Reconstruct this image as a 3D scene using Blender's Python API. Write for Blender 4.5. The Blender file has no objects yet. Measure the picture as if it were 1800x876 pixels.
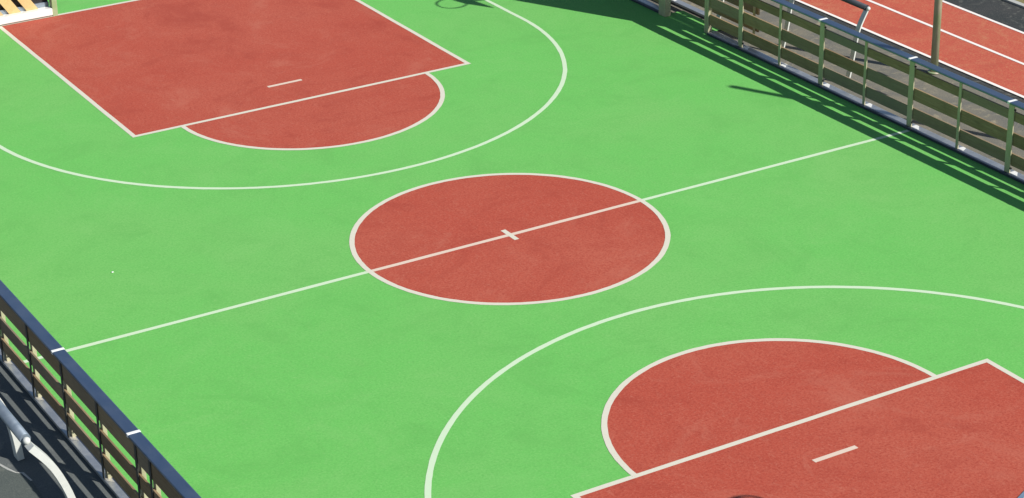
import bpy, bmesh, math, random
from mathutils import Vector, Matrix

random.seed(11)
R = math.radians
scene = bpy.context.scene
COL = scene.collection

# ------------------------------------------------------------------ camera
cam_data = bpy.data.cameras.new("camera")
cam = bpy.data.objects.new("camera", cam_data)
COL.objects.link(cam)
right = Vector((0.85898912, -0.51164725, -0.01883588))
up = Vector((0.22781696, 0.34901071, 0.90900548))
fwd = Vector((0.45851623, 0.78511694, -0.41635833))
m = Matrix((right, up, -fwd)).transposed().to_4x4()
m.translation = Vector((-11.61917, -19.93843, 10.39218))
cam.matrix_world = m
cam_data.sensor_width = 36.0
cam_data.lens = 3932.28 / 1800.0 * 36.0
cam_data.clip_start = 0.1
cam_data.clip_end = 2000.0
scene.camera = cam

# ------------------------------------------------------------------ sky and sun
SHX, SHY = -0.609, 1.17            # shadow offset on the ground per metre of height
world = bpy.data.worlds.new("World")
scene.world = world
world.use_nodes = True
wn = world.node_tree.nodes
sky = wn.new("ShaderNodeTexSky")
sky.sky_type = 'NISHITA'
sky.sun_disc = False
elev = math.atan2(1.0, math.hypot(SHX, SHY))
to_sun = Vector((-SHX, -SHY, 1.0)).normalized()
sky.sun_elevation = elev
sky.sun_rotation = math.atan2(to_sun.x, to_sun.y)
sky.air_density = 1.0
sky.dust_density = 0.4
sky.ozone_density = 1.6
bg = wn["Background"]
world.node_tree.links.new(sky.outputs[0], bg.inputs[0])
bg.inputs[1].default_value = 0.068
sun_data = bpy.data.lights.new("sun", 'SUN')
sun_data.energy = 4.6
sun_data.angle = R(0.5)
sun_data.color = (1.0, 0.955, 0.89)
sun = bpy.data.objects.new("sun", sun_data)
COL.objects.link(sun)
sun.rotation_euler = to_sun.to_track_quat('Z', 'Y').to_euler()

scene.view_settings.view_transform = 'Standard'
scene.view_settings.look = 'None'
scene.view_settings.gamma = 1.0
scene.view_settings.exposure = 0.53
scene.view_settings.use_curve_mapping = False
scene.cycles.max_bounces = 8
scene.cycles.diffuse_bounces = 4
scene.cycles.glossy_bounces = 4

# ------------------------------------------------------------------ materials
def new_mat(name):
    mt = bpy.data.materials.new(name)
    mt.use_nodes = True
    nt = mt.node_tree
    b = nt.nodes["Principled BSDF"]
    return mt, nt, b

def N(nt, kind, **kw):
    n = nt.nodes.new(kind)
    for k, v in kw.items():
        if hasattr(n, k):
            setattr(n, k, v)
        else:
            n.inputs[k].default_value = v
    return n

def coords(nt, scale=(1, 1, 1), obj_random=False):
    tc = N(nt, "ShaderNodeTexCoord")
    mp = N(nt, "ShaderNodeMapping")
    mp.inputs["Scale"].default_value = scale
    nt.links.new(tc.outputs["Object"], mp.inputs["Vector"])
    if obj_random:
        oi = N(nt, "ShaderNodeObjectInfo")
        mu = N(nt, "ShaderNodeMath", operation='MULTIPLY')
        mu.inputs[1].default_value = 37.0
        nt.links.new(oi.outputs["Random"], mu.inputs[0])
        cb = N(nt, "ShaderNodeCombineXYZ")
        for i in range(3):
            nt.links.new(mu.outputs[0], cb.inputs[i])
        nt.links.new(cb.outputs[0], mp.inputs["Location"])
    return mp.outputs["Vector"]

def noise(nt, vec, scale, detail=4.0, rough=0.55, dist=0.0):
    n = N(nt, "ShaderNodeTexNoise")
    n.inputs["Scale"].default_value = scale
    n.inputs["Detail"].default_value = detail
    n.inputs["Roughness"].default_value = rough
    n.inputs["Distortion"].default_value = dist
    nt.links.new(vec, n.inputs["Vector"])
    return n.outputs["Fac"]

def ramp(nt, fac, lo, hi, v0=0.0, v1=1.0):
    r = N(nt, "ShaderNodeMapRange")
    r.inputs["From Min"].default_value = lo
    r.inputs["From Max"].default_value = hi
    r.inputs["To Min"].default_value = v0
    r.inputs["To Max"].default_value = v1
    r.clamp = True
    nt.links.new(fac, r.inputs["Value"])
    return r.outputs["Result"]

def mul(nt, a, b):
    n = N(nt, "ShaderNodeMath", operation='MULTIPLY')
    nt.links.new(a, n.inputs[0])
    nt.links.new(b, n.inputs[1])
    return n.outputs[0]

def mix(nt, fac, a, b):
    n = N(nt, "ShaderNodeMix", data_type='RGBA')
    for val, idx in ((a, 6), (b, 7)):
        if isinstance(val, tuple):
            n.inputs[idx].default_value = (*val, 1.0)
        else:
            nt.links.new(val, n.inputs[idx])
    if isinstance(fac, float):
        n.inputs[0].default_value = fac
    else:
        nt.links.new(fac, n.inputs[0])
    return n.outputs[2]

def bump(nt, b, h, strength, dist):
    n = N(nt, "ShaderNodeBump")
    n.inputs["Strength"].default_value = strength
    n.inputs["Distance"].default_value = dist
    nt.links.new(h, n.inputs["Height"])
    nt.links.new(n.outputs[0], b.inputs["Normal"])

def court_mat(name, base, patch, dark, scuff, scuff_amount, speck):
    mt, nt, b = new_mat(name)
    v = coords(nt)
    big = noise(nt, v, 0.33, 5, 0.62, 0.4)
    mid = noise(nt, v, 1.7, 6, 0.68, 0.8)
    fine = noise(nt, v, 26, 5, 0.75)
    grain = noise(nt, v, 110, 3, 0.7)
    c = mix(nt, ramp(nt, big, 0.42, 0.66, 0, 1.0), base, patch)
    blot = noise(nt, v, 3.1, 6, 0.7, 1.2)
    c = mix(nt, ramp(nt, blot, 0.52, 0.72, 0, 0.6 * speck), c, patch)
    smear = noise(nt, coords(nt, (0.5, 1.0, 1.0)), 1.15, 5, 0.7, 1.5)
    c = mix(nt, ramp(nt, smear, 0.60, 0.74, 0, 0.38 * speck), c, scuff)
    c = mix(nt, ramp(nt, mid, 0.5, 0.78, 0, 0.55), c, dark)
    c = mix(nt, ramp(nt, fine, 0.5, 0.68, 0, 0.85 * speck), c, dark)
    flake = noise(nt, coords(nt, (1.0, 0.45, 1.0)), 19, 5, 0.75, 0.6)
    c = mix(nt, ramp(nt, flake, 0.56, 0.74, 0, 0.6 * speck), c, scuff)
    c = mix(nt, ramp(nt, grain, 0.56, 0.76, 0, 0.55 * speck), c, scuff)
    peb = noise(nt, v, 42, 3, 0.8)
    c = mix(nt, ramp(nt, peb, 0.52, 0.66, 0, 0.9), c, dark)
    c = mix(nt, ramp(nt, peb, 0.46, 0.34, 0, 0.55), c, scuff)
    vf = N(nt, "ShaderNodeTexVoronoi")
    vf.inputs["Scale"].default_value = 5.5
    nt.links.new(v, vf.inputs["Vector"])
    fleck = ramp(nt, vf.outputs["Distance"], 0.05, 0.10, 0.75, 0.0)
    c = mix(nt, mul(nt, fleck, ramp(nt, blot, 0.5, 0.54)), c, dark)
    wear = noise(nt, v, 0.62, 7, 0.72, 1.8)
    c = mix(nt, ramp(nt, wear, 0.54, 0.66, 0, 0.34 * speck * speck), c, scuff)
    c = mix(nt, ramp(nt, wear, 0.46, 0.35, 0, 0.5 * speck), c, dark)
    # faint dragged scuffs and dusty spots
    v2 = coords(nt, (1.0, 0.34, 1.0))
    s1 = noise(nt, v2, 5.5, 6, 0.72, 1.6)
    s2 = noise(nt, v, 0.8, 3, 0.5)
    sc = mul(nt, ramp(nt, s1, 0.62, 0.76), ramp(nt, s2, 0.46, 0.62))
    sc2 = mul(nt, sc, ramp(nt, fine, 0.3, 0.7, 0.2, scuff_amount))
    c = mix(nt, sc2, c, scuff)
    v3 = coords(nt, (1, 1, 1))
    vo = N(nt, "ShaderNodeTexVoronoi")
    vo.inputs["Scale"].default_value = 3.2
    nt.links.new(v3, vo.inputs["Vector"])
    spot = ramp(nt, vo.outputs["Distance"], 0.02, 0.045, 0.5, 0.0)
    c = mix(nt, mul(nt, spot, ramp(nt, mid, 0.5, 0.56)), c, scuff)
    nt.links.new(c, b.inputs["Base Color"])
    b.inputs["Roughness"].default_value = 0.82
    b.inputs["Specular IOR Level"].default_value = 0.22
    b.inputs["Sheen Weight"].default_value = 0.028
    b.inputs["Sheen Tint"].default_value = (1.0, 0.86, 0.70, 1.0)
    b.inputs["Sheen Roughness"].default_value = 0.6
    bump(nt, b, grain, 0.25, 0.003)
    return mt

M = {}
M['green'] = court_mat("green court paint", (0.114, 0.422, 0.084), (0.142, 0.412, 0.097),
                       (0.094, 0.338, 0.068), (0.190, 0.45, 0.130), 0.6, 0.7)
M['red'] = court_mat("red court paint", (0.375, 0.060, 0.034), (0.395, 0.082, 0.048),
                     (0.28, 0.036, 0.021), (0.43, 0.135, 0.088), 1.0, 1.0)
M['track'] = court_mat("red track paint", (0.430, 0.075, 0.045), (0.42, 0.088, 0.054),
                       (0.34, 0.055, 0.034), (0.46, 0.25, 0.12), 1.0, 1.0)

def line_mat(name, col, worn):
    mt, nt, b = new_mat(name)
    v = coords(nt)
    f = noise(nt, v, 38, 5, 0.75)
    g = noise(nt, v, 1.3, 4, 0.6)
    w = mul(nt, ramp(nt, f, 0.48, 0.72, 0, 0.55), ramp(nt, g, 0.4, 0.7, 0.25, 1.0))
    c = mix(nt, w, col, worn)
    nt.links.new(c, b.inputs["Base Color"])
    b.inputs["Roughness"].default_value = 0.75
    b.inputs["Specular IOR Level"].default_value = 0.25
    return mt
M['line'] = line_mat("cream line paint", (0.57, 0.55, 0.455), (0.46, 0.39, 0.28))
M['red_bleed_line'] = line_mat("line paint with red bleed", (0.60, 0.49, 0.40), (0.50, 0.33, 0.25))  # pink tint puts colour bleed from the red into the line
M['green_bleed_line'] = line_mat("white line paint with green bleed", (0.50, 0.63, 0.44), (0.36, 0.53, 0.30))  # green tint puts colour bleed from the court into the white
M['track_line'] = line_mat("white track paint", (0.74, 0.70, 0.66), (0.55, 0.48, 0.40))

def asphalt_mat(name, a, bcol, pale, pale_amt, scale=1.0):
    mt, nt, b = new_mat(name)
    v = coords(nt)
    big = noise(nt, v, 0.9 * scale, 6, 0.65, 0.8)
    mid = noise(nt, v, 3.1 * scale, 7, 0.7, 1.2)
    gr = noise(nt, v, 75, 4, 0.8)
    c = mix(nt, ramp(nt, big, 0.35, 0.65), a, bcol)
    c = mix(nt, ramp(nt, mid, 0.55, 0.72, 0, pale_amt), c, pale)
    c = mix(nt, ramp(nt, gr, 0.52, 0.72, 0, 0.45), c, pale)
    c = mix(nt, ramp(nt, gr, 0.30, 0.46, 0.5, 0.0), c, (0.02, 0.022, 0.024))
    nt.links.new(c, b.inputs["Base Color"])
    b.inputs["Roughness"].default_value = 0.9
    b.inputs["Specular IOR Level"].default_value = 0.25
    bump(nt, b, gr, 0.5, 0.006)
    return mt
M['asphalt'] = asphalt_mat("dark asphalt", (0.050, 0.056, 0.058), (0.066, 0.070, 0.068), (0.17, 0.17, 0.15), 0.3)
M['path'] = asphalt_mat("black path asphalt", (0.026, 0.031, 0.032), (0.040, 0.042, 0.042), (0.20, 0.20, 0.17), 0.75, 1.2)
M['patch'] = asphalt_mat('repaired asphalt', (0.070, 0.085, 0.080), (0.085, 0.10, 0.092), (0.19, 0.20, 0.17), 0.4)
M['worn'] = asphalt_mat("worn grey asphalt", (0.085, 0.098, 0.100), (0.120, 0.132, 0.128), (0.22, 0.225, 0.20), 0.6)
M['sand'] = asphalt_mat("dusty concrete", (0.115, 0.116, 0.105), (0.17, 0.158, 0.122), (0.33, 0.285, 0.19), 0.85, 2.2)
M['grass'] = asphalt_mat("dry grass verge", (0.16, 0.15, 0.06), (0.20, 0.17, 0.08), (0.3, 0.26, 0.15), 0.5, 1.5)
M['kerb'] = asphalt_mat("pale kerb", (0.36, 0.37, 0.35), (0.42, 0.42, 0.39), (0.5, 0.5, 0.46), 0.3, 2)

def wood_mat(name, a, bcol, dark, axis=(9, 0.55, 9)):
    mt, nt, b = new_mat(name)
    v = coords(nt, axis, True)
    g = noise(nt, v, 3.2, 7, 0.65, 1.2)
    st = noise(nt, v, 11, 5, 0.7, 0.5)
    v2 = coords(nt, (1, 1, 1), True)
    blot = noise(nt, v2, 2.6, 4, 0.6)
    oi = N(nt, "ShaderNodeObjectInfo")
    c = mix(nt, ramp(nt, g, 0.35, 0.68), a, bcol)
    c = mix(nt, ramp(nt, st, 0.52, 0.7, 0, 0.7), c, dark)
    c = mix(nt, ramp(nt, blot, 0.5, 0.75, 0, 0.5), c, dark)
    c = mix(nt, ramp(nt, oi.outputs["Random"], 0, 1, 0, 0.5), c, dark)
    fr = N(nt, "ShaderNodeMath", operation='FRACT')
    m7 = N(nt, "ShaderNodeMath", operation='MULTIPLY')
    m7.inputs[1].default_value = 7.31
    nt.links.new(oi.outputs["Random"], m7.inputs[0])
    nt.links.new(m7.outputs[0], fr.inputs[0])
    c = mix(nt, ramp(nt, fr.outputs[0], 0.35, 1, 0, 0.55), c, (0.20, 0.195, 0.165))
    nt.links.new(c, b.inputs["Base Color"])
    b.inputs["Roughness"].default_value = 0.78
    b.inputs["Specular IOR Level"].default_value = 0.3
    bump(nt, b, st, 0.35, 0.003)
    return mt
M['wood'] = wood_mat("weathered fence wood", (0.260, 0.175, 0.085), (0.35, 0.26, 0.15), (0.125, 0.088, 0.050))
M['pale_wood'] = wood_mat("pale sunned wood", (0.52, 0.36, 0.15), (0.60, 0.44, 0.21), (0.40, 0.27, 0.12), (5, 5, 5))

def metal_mat(name, a, bcol, metallic, rough, rvar=0.12, scale=(1, 1, 1)):
    mt, nt, b = new_mat(name)
    v = coords(nt, scale, True)
    f = noise(nt, v, 7, 6, 0.65, 0.6)
    g = noise(nt, v, 60, 4, 0.7)
    c = mix(nt, ramp(nt, f, 0.35, 0.68), a, bcol)
    c = mix(nt, ramp(nt, g, 0.55, 0.75, 0, 0.35), c, tuple(x * 0.7 for x in a))
    nt.links.new(c, b.inputs["Base Color"])
    b.inputs["Metallic"].default_value = metallic
    nt.links.new(ramp(nt, f, 0.3, 0.7, rough - rvar, rough + rvar), b.inputs["Roughness"])
    return mt
M['galv'] = metal_mat("galvanised steel", (0.46, 0.45, 0.41), (0.55, 0.53, 0.47), 0.45, 0.52)
M['plate'] = metal_mat("zinc with painted glint", (0.74, 0.74, 0.71), (0.80, 0.80, 0.76), 0.2, 0.4)  # near-white tone puts sun glint into the metal colour
M['base'] = metal_mat("galvanised base rail", (0.36, 0.385, 0.41), (0.47, 0.485, 0.50), 0.7, 0.38, 0.1)
M['cap'] = metal_mat("blue grey rail metal", (0.105, 0.165, 0.265), (0.15, 0.205, 0.30), 0.75, 0.36, 0.1, (1, 0.4, 1))
M['tube'] = metal_mat("grey blue tube", (0.17, 0.215, 0.265), (0.22, 0.265, 0.31), 0.5, 0.42, 0.08)
M['shaded_tube'] = metal_mat("tube in shaded tone", (0.035, 0.040, 0.050), (0.055, 0.06, 0.07), 0.2, 0.5)  # same tube metal, darkened in colour for its shaded side
M['post'] = metal_mat("grey fence post steel", (0.38, 0.355, 0.23), (0.46, 0.43, 0.29), 0.25, 0.55)
M['white'] = metal_mat("white lacquered steel", (0.72, 0.73, 0.70), (0.78, 0.78, 0.75), 0.0, 0.42, 0.08)
M['shade_strip'] = metal_mat("navy base shade", (0.018, 0.026, 0.05), (0.03, 0.04, 0.065), 0.0, 0.5)  # dark navy holds the shade on the base rail front
M['strap'] = metal_mat('dark steel strap', (0.045, 0.045, 0.04), (0.07, 0.07, 0.06), 0.2, 0.6)
M['leg'] = metal_mat('dull white leg steel', (0.50, 0.52, 0.49), (0.58, 0.59, 0.55), 0.05, 0.5, 0.08)
M['dark'] = metal_mat("black bolt", (0.02, 0.02, 0.022), (0.03, 0.03, 0.03), 0.3, 0.5)
M['pole'] = metal_mat("olive grey pole", (0.23, 0.32, 0.15), (0.45, 0.38, 0.30), 0.0, 0.45, 0.1, (1, 1, 0.2))
M['orange'] = metal_mat("orange ring steel", (0.55, 0.12, 0.03), (0.6, 0.15, 0.04), 0.0, 0.45)
M['blue'] = metal_mat("blue edge band", (0.11, 0.17, 0.25), (0.15, 0.21, 0.29), 0.0, 0.5)

# ------------------------------------------------------------------ mesh helpers
def add_box(bm, x0, x1, y0, y1, z0, z1, bev=0.0):
    g = bmesh.ops.create_cube(bm, size=1.0)
    vs = g['verts']
    for v in vs:
        v.co = Vector((x0 + (v.co.x + .5) * (x1 - x0), y0 + (v.co.y + .5) * (y1 - y0), z0 + (v.co.z + .5) * (z1 - z0)))
    if bev > 0:
        es = list({e for v in vs for e in v.link_edges})
        bmesh.ops.bevel(bm, geom=es, offset=bev, segments=2, affect='EDGES', profile=0.6)

def add_tube(bm, pts, rad, seg=14, caps=True):
    rings = []
    pts = [Vector(p) for p in pts]
    ref = None
    for i, p in enumerate(pts):
        d = (pts[min(i + 1, len(pts) - 1)] - pts[max(i - 1, 0)]).normalized()
        if ref is None:
            ref = Vector((0, 0, 1)) if abs(d.z) < 0.9 else Vector((1, 0, 0))
        u = d.cross(ref).normalized()
        w = d.cross(u).normalized()
        r = rad[i] if isinstance(rad, (list, tuple)) else rad
        rings.append([bm.verts.new(p + r * (math.cos(t) * u + math.sin(t) * w))
                      for t in [2 * math.pi * k / seg for k in range(seg)]])
    for a, b in zip(rings, rings[1:]):
        for k in range(seg):
            bm.faces.new((a[k], a[(k + 1) % seg], b[(k + 1) % seg], b[k])).smooth = True
    if caps:
        bm.faces.new(rings[0][::-1])
        bm.faces.new(rings[-1])

def add_strap(bm, pts, half_w, half_t, wdir):
    """flat bar swept along pts, wide along wdir"""
    pts = [Vector(p) for p in pts]
    wdir = Vector(wdir)
    rings = []
    for i, p in enumerate(pts):
        d = (pts[min(i + 1, len(pts) - 1)] - pts[max(i - 1, 0)]).normalized()
        t = d.cross(wdir).normalized()
        rings.append([bm.verts.new(p + a * half_w * wdir + c * half_t * t)
                      for a, c in ((-1, -1), (1, -1), (1, 1), (-1, 1))])
    for a, b in zip(rings, rings[1:]):
        for k in range(4):
            bm.faces.new((a[k], a[(k + 1) % 4], b[(k + 1) % 4], b[k]))
    bm.faces.new(rings[0][::-1])
    bm.faces.new(rings[-1])

def add_ball(bm, c, r):
    g = bmesh.ops.create_uvsphere(bm, u_segments=20, v_segments=12, radius=r)
    for v in g['verts']:
        v.co += Vector(c)
    for f in bm.faces:
        if all(v in g['verts'] for v in f.verts):
            f.smooth = True

def finish(name, bm, mat, parent=None):
    bmesh.ops.recalc_face_normals(bm, faces=bm.faces)
    me = bpy.data.meshes.new(name)
    bm.to_mesh(me)
    bm.free()
    me.materials.append(mat)
    o = bpy.data.objects.new(name, me)
    COL.objects.link(o)
    if parent is not None:
        o.parent = parent
        o.matrix_parent_inverse = Matrix.Translation(-Vector(parent.location))
    return o

def box_obj(name, mat, parent, *b, bev=0.003):
    bm = bmesh.new()
    add_box(bm, *b, bev=bev)
    return finish(name, bm, mat, parent)

def thing(name, label, cat, loc, group=None):
    o = bpy.data.objects.new(name, None)
    o.empty_display_size = 0.2
    COL.objects.link(o)
    o.location = loc
    o['label'] = label
    o['category'] = cat
    if group:
        o['group'] = group
    return o

def struct(name, bm, mat):
    o = finish(name, bm, mat)
    o['kind'] = 'structure'
    return o

def sheet(bm, x0, x1, y0, y1, z):
    vs = [bm.verts.new((x, y, z)) for x, y in ((x0, y0), (x1, y0), (x1, y1), (x0, y1))]
    bm.faces.new(vs)

def sheet_obj(name, mat, x0, x1, y0, y1, z):
    bm = bmesh.new()
    sheet(bm, x0, x1, y0, y1, z)
    return struct(name, bm, mat)

def poly_obj(name, mat, pts, z):
    bm = bmesh.new()
    bm.faces.new([bm.verts.new((x, y, z)) for x, y in pts])
    return struct(name, bm, mat)

def arc_pts(cx, cy, r, a0, a1, n):
    return [(cx + r * math.cos(a0 + (a1 - a0) * i / n), cy + r * math.sin(a0 + (a1 - a0) * i / n)) for i in range(n + 1)]

LW = 0.06
def line_obj(name, mat, pts, z, w=LW, closed=False, jitter=0.0022):
    """mitred flat painted line along a polyline, with very slightly uneven edges"""
    bm = bmesh.new()
    P = [Vector((x, y)) for x, y in pts]
    # subdivide long straights so that the edge can waver a little
    Q = []
    n = len(P)
    for i in range(n if closed else n - 1):
        a, b = P[i], P[(i + 1) % n]
        k = max(1, int((b - a).length / 0.35))
        for j in range(k):
            Q.append(a + (b - a) * j / k)
    if not closed:
        Q.append(P[-1])
    n = len(Q)
    L, Rr = [], []
    for i in range(n):
        if closed:
            d0 = (Q[i] - Q[i - 1]).normalized(); d1 = (Q[(i + 1) % n] - Q[i]).normalized()
        else:
            d0 = (Q[i] - Q[max(i - 1, 0)]); d1 = (Q[min(i + 1, n - 1)] - Q[i])
            d0 = d0.normalized() if d0.length > 0 else d1.normalized()
            d1 = d1.normalized() if d1.length > 0 else d0
        t = (d0 + d1).normalized()
        nrm = Vector((-t.y, t.x))
        k = 1.0 / max(0.4, nrm.dot(Vector((-d1.y, d1.x))))
        e1 = random.uniform(-jitter, jitter); e2 = random.uniform(-jitter, jitter)
        L.append(bm.verts.new((*(Q[i] + nrm * (w / 2 * k + e1)), z)))
        Rr.append(bm.verts.new((*(Q[i] - nrm * (w / 2 * k + e2)), z)))
    rng = range(n) if closed else range(n - 1)
    for i in rng:
        j = (i + 1) % n
        bm.faces.new((Rr[i], Rr[j], L[j], L[i]))
    return struct(name, bm, mat)

# ------------------------------------------------------------------ setting: ground and court
sheet_obj('ground', M['asphalt'], -400, 400, -400, 400, -0.02)
sheet_obj('pavement_beside_court', M['worn'], -16, -5.79, -24, 24, -0.012)
sheet_obj('fence_strip', M['path'], 7.40, 7.82, -30, 40, -0.015)
sheet_obj('dusty_strip', M['sand'], 5.80, 7.50, -24, 24, -0.012)
bm = bmesh.new()
sheet(bm, -5.86, 5.90, -10.9, 12.4, 0.0)
struct('court', bm, M['green'])
sheet_obj('entrance_floor', M['green'], 5.895, 6.14, 4.42, 5.42, 0.0035)
sheet_obj('track', M['track'], 7.80, 9.53, -30, 40, -0.006)
sheet_obj('asphalt_path', M['path'], 9.53, 10.27, -30, 40, -0.010)
bm = bmesh.new()
add_box(bm, 10.27, 10.36, -30, 40, -0.02, 0.02, 0.0)
struct('kerb', bm, M['kerb'])
sheet_obj('verge', M['grass'], 10.36, 60, -30, 60, -0.008)
for x in (7.80, 8.655, 9.52):
    line_obj('track_line', M['track_line'], [(x, -30), (x, 40)], -0.002, 0.055)

bm = bmesh.new()
bm.faces.new([bm.verts.new((x, y, -0.0095)) for x, y in ((-6.72, -1.55), (-6.585, -1.98), (-6.545, -2.08), (-6.50, -2.12), (-6.475, -2.30), (-6.50, -2.9), (-6.6, -3.6), (-8.2, -3.9), (-8.4, -1.6))])
struct('asphalt_patch', bm, M['patch'])
line_obj('asphalt_seam', M['kerb'], [(-7.2, -1.30), (-6.72, -1.55), (-6.585, -1.98), (-6.545, -2.08), (-6.50, -2.12), (-6.475, -2.30)], -0.0085, 0.022, False, 0.006)
# centre circle
poly_obj('centre_circle_paint', M['red'], arc_pts(0, 0, 1.784, 0, 2 * math.pi, 128)[:-1], 0.0011)
line_obj('halfway_line', M['red_bleed_line'], [(-1.784, 0), (1.784, 0)], 0.0021)
line_obj('halfway_line', M['green_bleed_line'], [(-5.83, 0), (-1.784, 0)], 0.0021)
line_obj('halfway_line', M['green_bleed_line'], [(1.784, 0), (5.80, 0)], 0.0021)
line_obj('centre_circle_line', M['line'], arc_pts(0, 0, 1.784, 0, 2 * math.pi, 160)[:-1], 0.0027, closed=True)
line_obj('centre_mark', M['line'], [(0, -0.155), (0, 0.155)], 0.0027)

DF, DN, DB = 5.203, 5.230, 10.357
KW, FR = 2.43, 1.775
for s, d in ((1, DF), (-1, DN)):
    poly_obj('key_paint', M['red'], [(-KW, s * d), (KW, s * d), (KW, s * DB), (-KW, s * DB)] if s > 0 else
             [(-KW, -DB), (KW, -DB), (KW, -d), (-KW, -d)], 0.0011)
    a0, a1 = (math.pi, 2 * math.pi) if s > 0 else (0, math.pi)
    poly_obj('free_throw_paint', M['red'], arc_pts(0, s * d, FR, a0, a1, 80), 0.0014)
    line_obj('key_line', M['line'], [(-KW, s * DB), (-KW, s * d), (KW, s * d), (KW, s * DB)], 0.0024)
    arc = arc_pts(0, s * d, FR, a0, a1, 80)
    line_obj('free_throw_line', M['line'], arc, 0.0030)
    c3 = 6.418 if s > 0 else 6.428
    arc = arc_pts(0, s * c3, 4.026, a0, a1, 140)
    if s > 0:
        arc = [(-4.0, DB)] + arc + [(4.0, DB)]
    else:
        arc = [(4.0, -DB)] + arc + [(-4.0, -DB)]
    line_obj('three_point_line', M['green_bleed_line'], arc, 0.0019)
    line_obj('base_line', M['line'], [(-5.8, s * DB), (5.8, s * DB)], 0.0033)
for s in (1, -1):
    line_obj('penalty_mark', M['red_bleed_line'], [(-0.25, s * 5.89), (0.25, s * 5.89)], 0.0030)

# ------------------------------------------------------------------ timber fences
def build_fence(root, s, xi, posts, y_lo, y_hi, joints, rows, depth, shade_strip=True, base=(0.010, 0.118), thick=0.026, strap=False):
    """s: +1 boards lie towards +x of the posts, -1 towards -x; xi: court face of the posts"""
    X = lambda a, b: (min(xi + s * a, xi + s * b), max(xi + s * a, xi + s * b))
    box_obj('base_rail', M['base'], root, *X(*base), y_lo, y_hi, 0.001, 0.036, bev=0.006)
    if shade_strip:
        box_obj('shade_strip', M['shade_strip'], root, *X(-0.030, 0.008), y_lo, y_hi, 0.001, 0.034, bev=0.006)  # dark strip painted as shade along the base rail's court face
    box_obj('top_rail', M['cap'], root, *X(-0.012, 0.108), y_lo, y_hi, 0.893, 0.921, bev=0.009)
    ps = sorted(posts)
    ends = [y_lo] + [p for p, w in ps if y_lo + 0.05 < p < y_hi - 0.05] + [y_hi]
    for a, b in zip(ends, ends[1:]):
        for z0, z1 in rows:
            j = random.uniform(-0.004, 0.004)
            box_obj('board', M['wood'], root, *X(depth + 0.002, depth + 0.002 + thick), a + 0.004, b - 0.004, z0 + j, z1 + j, bev=0.004)
    for p, w in ps:
        box_obj('post', M['post'], root, *X(0.0, depth), p - w / 2, p + w / 2, 0.037, 0.892, bev=0.004)
        if strap:
            box_obj('post_strap', M['strap'], root, *X(depth + thick + 0.0045, depth + thick + 0.0125), p - w / 2 + 0.004, p - w / 2 + 0.050, 0.037, 0.880, bev=0.002)
        xm = xi + s * max(0.012, depth * 0.5)
        y1 = p - w / 2
        if w > 0.06:
            for zz in (0.84, 0.10):
                bm = bmesh.new()
                add_tube(bm, [(xm, y1 - 0.014, zz), (xm, y1 + 0.004, zz)], 0.013, 10)
                finish('bolt', bm, M['dark'], root)
        # bright wedge stands in for sun glint on the base rail by the post
        bm = bmesh.new()
        ln = random.uniform(0.07, 0.13) if s > 0 else 0.09
        xf, xk = xi + s * (base[0] + 0.008), xi + s * (base[1] - 0.012)
        tri = [(xf, y1 + 0.02), (xk, y1 + 0.02), (xk, y1 - 0.03), (xf, y1 - ln)]
        va = [bm.verts.new((x, y, 0.0365)) for x, y in tri]
        vb = [bm.verts.new((x, y, 0.0400)) for x, y in tri]
        bm.faces.new(va[::-1]); bm.faces.new(vb)
        for i in range(4):
            k = (i + 1) % 4
            bm.faces.new((va[i], va[k], vb[k], vb[i]))
        finish('glint_plate', bm, M['plate'] if s > 0 else M['galv'], root)
    for y in joints:
        box_obj('joint_cover', M['white'], root, *X(-0.014, 0.110), y - 0.020, y + 0.020, 0.891, 0.9235, bev=0.003)

ROWS_R = [(0.695, 0.812), (0.390, 0.550), (0.137, 0.292)]
ROWS_L = [(0.650, 0.868), (0.400, 0.546), (0.155, 0.292)]
right_posts = []
for k in range(-6, 5):
    y = 0.045 + 0.895 * k
    if k == 4:
        y = 3.615
    if k < 5:
        right_posts.append((y, 0.092 if k % 2 == 0 else 0.046))
rf = thing('timber_fence', 'long slatted timber fence between the green court and the red track', 'fence', (5.88, -0.5, 0), 'timber fences along the court')
build_fence(rf, 1, 5.835, right_posts, -5.32, 4.36, [0.09 + 1.79 * k for k in (-3, -2, -1, 0, 1, 2)], ROWS_R, 0.016)

LY = [3.70, 2.78, 1.86, 0.985, 0.06, -0.865, -1.79, -2.715, -3.625, -3.965, -4.875, -5.80, -6.72]
LT = {3.70, 1.86, 0.06, -1.79, -3.625, -5.80}
lf = thing('timber_fence', 'slatted timber fence with blue top rail and dark steel straps at the lower left corner', 'fence', (-5.88, -2, 0), 'timber fences along the court')
build_fence(lf, -1, -5.852, [(y + 0.02, 0.095 if y in LT else 0.068) for y in LY], -7.2, 3.9, [-1.70, -3.565, 0.16, 1.95], ROWS_L, 0.041, True, (0.004, 0.078), 0.021, True)

# fence beyond the entrance and its screen
rf2 = thing('timber_fence', 'short stretch of fence with a blue grey base beyond the entrance gap', 'fence', (5.88, 7, 0), 'timber fences along the court')
build_fence(rf2, 1, 5.80, [(6.35, 0.046), (7.25, 0.092), (8.15, 0.046), (9.05, 0.092)], 5.50, 10.3, [7.25, 9.05], ROWS_R, 0.016)
scr = thing('timber_screen', 'slatted timber screen set back behind the entrance gap', 'screen', (6.24, 4.9, 0))
build_fence(scr, 1, 6.20, [(3.80, 0.046), (4.95, 0.046), (5.85, 0.046)], 3.72, 6.3, [], ROWS_R, 0.016, False)
z = 0.926
while z < 1.75:  # unseen upper boards, added to block sun through the entrance gap
    box_obj('board', M['wood'], scr, 6.218, 6.244, 3.73, 6.3, z, z + 0.147, bev=0.004)
    z += 0.150

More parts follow.
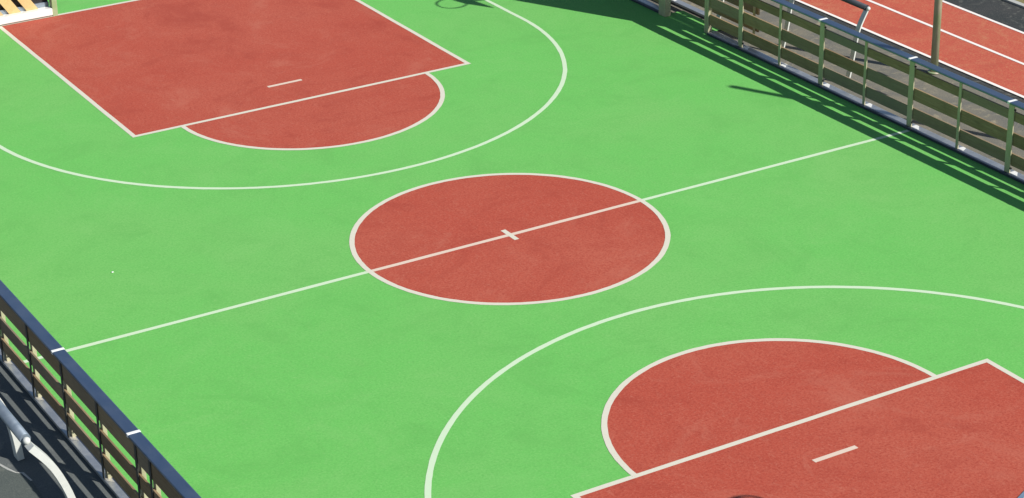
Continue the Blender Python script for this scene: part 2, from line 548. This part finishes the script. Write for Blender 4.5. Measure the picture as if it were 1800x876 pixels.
# entrance portal with tall plank panel (its upper part rises above the picture)
pt = thing('entrance_portal', 'metal posts of the tall entrance panel at the gap in the right hand fence', 'portal', (5.88, 4.9, 0))
for y0, y1, x0, x1, h in ((4.365, 4.412, 5.832, 5.90, 2.72), (4.428, 4.475, 5.842, 5.91, 2.72), (5.325, 5.485, 5.755, 5.86, 2.72)):
    box_obj('post', M['post'], pt, x0, x1, y0, y1, 0.001, h, bev=0.006)
z = 0.935
while z < 2.62:
    box_obj('plank', M['wood'], pt, 5.912, 5.945, 4.27, 7.6, z, z + 0.145, bev=0.004)
    z += 0.150
# basketball hoops: the far one hangs on the portal, only its shadow is in the picture
def hoop(label, centre, rot, reach):
    r = thing('basketball_hoop', label, 'basketball hoop', centre)
    mats = Matrix.Translation(Vector(centre)) @ Matrix.Rotation(rot, 4, 'Z')
    def put(name, bm, mat):
        bmesh.ops.transform(bm, matrix=mats, verts=bm.verts)
        return finish(name, bm, mat, r)
    bm = bmesh.new()
    n = 40
    pts = [(0.225 * math.cos(2 * math.pi * k / n), 0.225 * math.sin(2 * math.pi * k / n), 0) for k in range(n + 1)]
    add_tube(bm, pts, 0.013, 8, caps=False)
    put('ring', bm, M['orange'])
    bm = bmesh.new()      # fan shaped backboard, narrow at the foot
    prof = [(-0.40, -0.10), (-0.14, 0.02), (0.14, 0.02), (0.40, -0.10), (0.46, 0.30), (0.30, 0.48), (-0.30, 0.48), (-0.46, 0.30)]
    va = [bm.verts.new((0.33, a, b)) for a, b in prof]
    vb = [bm.verts.new((0.355, a, b)) for a, b in prof]
    bm.faces.new(va); bm.faces.new(vb[::-1])
    for i in range(len(prof)):
        k = (i + 1) % len(prof)
        bm.faces.new((va[i], va[k], vb[k], vb[i]))
    put('backboard', bm, M['white'])
    bm = bmesh.new()
    for sy in (-1, 1):
        add_strap(bm, [(0.20, sy * 0.09, -0.005), (0.328, sy * 0.13, 0.04)], 0.02, 0.006, (0, 0, 1))
    put('bracket', bm, M['orange'])
    bm = bmesh.new()
    for sy in (-1, 1):
        add_tube(bm, [(0.357, sy * 0.18, 0.10), (reach, sy * 0.22, 0.02)], 0.022, 10)
    put('support_arm', bm, M['galv'])
    return r
hoop('basketball hoop on the entrance panel, its ring shadow at the top edge', (5.105, 4.55, 2.6), 0.0, 0.80)

# end wall of the far goal, top left corner
gw = thing('goal_wall', 'sunlit wooden goal wall with slanted planks on a bright white base at the top left corner', 'goal wall', (-2.0, 10.42, 0))
GX0, GX1 = -6.0, -1.62
box_obj('base_rail', M['plate'], gw, GX0, GX1, 10.322, 10.50, 0.022, 0.125, bev=0.012)
box_obj('post', M['pole'], gw, -1.618, -1.54, 10.335, 10.45, 0.001, 1.35, bev=0.006)
box_obj('back_rail', M['tube'], gw, GX0, GX1, 10.462, 10.50, 0.128, 0.19, bev=0.004)
k = 0
xb = -1.80
while xb > GX0:
    bm = bmesh.new()
    h0, h1, lean = 0.1265, 1.10, 0.64
    pr = []
    for xx, zz in ((xb - 0.175, h0), (xb, h0), (xb - lean * (h1 - h0), h1), (xb - 0.175 - lean * (h1 - h0), h1)):
        pr.append((xx, zz))
    va = [bm.verts.new((x, 10.425, z)) for x, z in pr]
    vb = [bm.verts.new((x, 10.458, z)) for x, z in pr]
    bm.faces.new(va); bm.faces.new(vb[::-1])
    for i in range(4):
        j = (i + 1) % 4
        bm.faces.new((va[i], va[j], vb[j], vb[i]))
    finish('plank', bm, M['pale_wood'], gw)
    xb -= 0.262
box_obj('top_rail', M['cap'], gw, GX0 - 0.7, GX1, 10.40, 10.52, 1.103, 1.14, bev=0.008)
box_obj('backing_board', M['dark'], gw, GX0, GX1, 10.505, 10.518, 0.128, 1.10, bev=0.002)

# ------------------------------------------------------------------ leaning rails outside the fences
def leaning_rail(label, s, xb, xm, xn, xt, zt, y_ball, ydir, leg_ys, length, tube_r, leg_w, leg_t=0.010):
    r = thing('leaning_rail', label, 'rail', (xt, y_ball, 0), 'leaning rails outside the fences')
    bm = bmesh.new()
    add_tube(bm, [(xt, y_ball + ydir * t, zt) for t in (0.03, length * .33, length * .66, length)], tube_r, 20)
    finish('tube', bm, M['shaded_tube'] if s > 0 else M['tube'], r)
    bm = bmesh.new()
    add_ball(bm, (xt, y_ball, zt), tube_r * 0.68)
    finish('end_cap', bm, M['leg'], r)
    for ly in leg_ys:
        ctrl = [Vector((xb, ly, 0.0)), Vector((xm, ly, 0.36 * zt)), Vector((xn, ly, 0.72 * zt)), Vector((xt, ly, zt - tube_r * 0.45))]
        pts = []
        for i in range(13):
            t = i / 12 * 3
            k = min(int(t), 2); f = t - k
            p0 = ctrl[max(k - 1, 0)]; p1 = ctrl[k]; p2 = ctrl[k + 1]; p3 = ctrl[min(k + 2, 3)]
            pts.append(0.5 * ((2 * p1) + (p2 - p0) * f + (2 * p0 - 5 * p1 + 4 * p2 - p3) * f * f + (3 * p1 - p0 - 3 * p2 + p3) * f ** 3))
        bm = bmesh.new()
        add_strap(bm, pts, leg_w, leg_t, (0, 1, 0))
        leg = finish('leg', bm, M['leg'], r)
    return r
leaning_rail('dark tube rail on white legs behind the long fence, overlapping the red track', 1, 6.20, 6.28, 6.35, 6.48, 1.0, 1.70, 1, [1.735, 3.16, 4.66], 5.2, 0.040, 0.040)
leaning_rail('thick grey blue tube rail with white ball end at the lower left corner', -1, -6.43, -6.47, -6.60, -6.78, 1.0, -3.34, 1, [-3.40, -1.84, -0.28], 4.6, 0.050, 0.056, 0.032)

# ------------------------------------------------------------------ poles by the track
def pole(label, x, y, h):
    r = thing('pole', label, 'pole', (x, y, 0), 'poles along the track')
    bm = bmesh.new()
    add_tube(bm, [(x, y, -0.006), (x, y, h * .5), (x, y, h)], 0.052, 24)
    finish('shaft', bm, M['pole'], r)
    bm = bmesh.new()
    add_tube(bm, [(x, y, -0.006), (x, y, 0.015)], 0.085, 20)
    finish('flange', bm, M['pole'], r)
    return r
pole('tall olive grey pole standing between the fence and the red track', 7.45, 1.45, 4.35)
pole('second tall pole by the track, throwing the lone dark bar of shadow beside the fence', 7.50, -2.52, 4.28)
hoop('unseen basketball hoop added at the near end to shade the bottom edge', (0.33, -9.285, 2.6), math.radians(-90), 0.9)  # out of view, added to cast the dark arc at the bottom

# folded mat at the lower right corner
mt_ = thing('mat', 'blue edged white mat lying at the lower right corner of the court', 'mat', (1.4, -7.6, 0.007))
mt_.rotation_euler = (0, 0, 0)
bm = bmesh.new()
a = Vector((0.845, -7.395)); d = Vector((0.155, 0.068)).normalized(); nn = Vector((d.y, -d.x))
def quad(bm, o, u0, u1, v0, v1, z0, z1):
    ps = [o + d * u + nn * v for u, v in ((u0, v0), (u1, v0), (u1, v1), (u0, v1))]
    lo = [bm.verts.new((p.x, p.y, z0)) for p in ps]; hi = [bm.verts.new((p.x, p.y, z1)) for p in ps]
    bm.faces.new(lo[::-1]); bm.faces.new(hi)
    for i in range(4):
        j = (i + 1) % 4
        bm.faces.new((lo[i], lo[j], hi[j], hi[i]))
quad(bm, a, -0.35, 1.1, 0.0, 0.045, 0.0062, 0.0095)
finish('border', bm, M['blue'], mt_)
bm = bmesh.new()
quad(bm, a, -0.35, 1.1, 0.046, 0.9, 0.0062, 0.0090)
finish('sheet', bm, M['white'], mt_)

# tiny crumpled scrap of paper on the green, left of the centre circle
bm = bmesh.new()
g = bmesh.ops.create_icosphere(bm, subdivisions=2, radius=0.012)
for v in g['verts']:
    v.co = Vector((v.co.x * random.uniform(0.7, 1.4) - 4.176, v.co.y * random.uniform(0.6, 1.2) + 1.518, max(0.0004, 0.010 + v.co.z * random.uniform(0.3, 0.7))))
sp = finish('paper_scrap', bm, M['white'])
sp['label'] = 'tiny white paper scrap lying alone on the green left of the centre circle'
sp['category'] = 'litter'
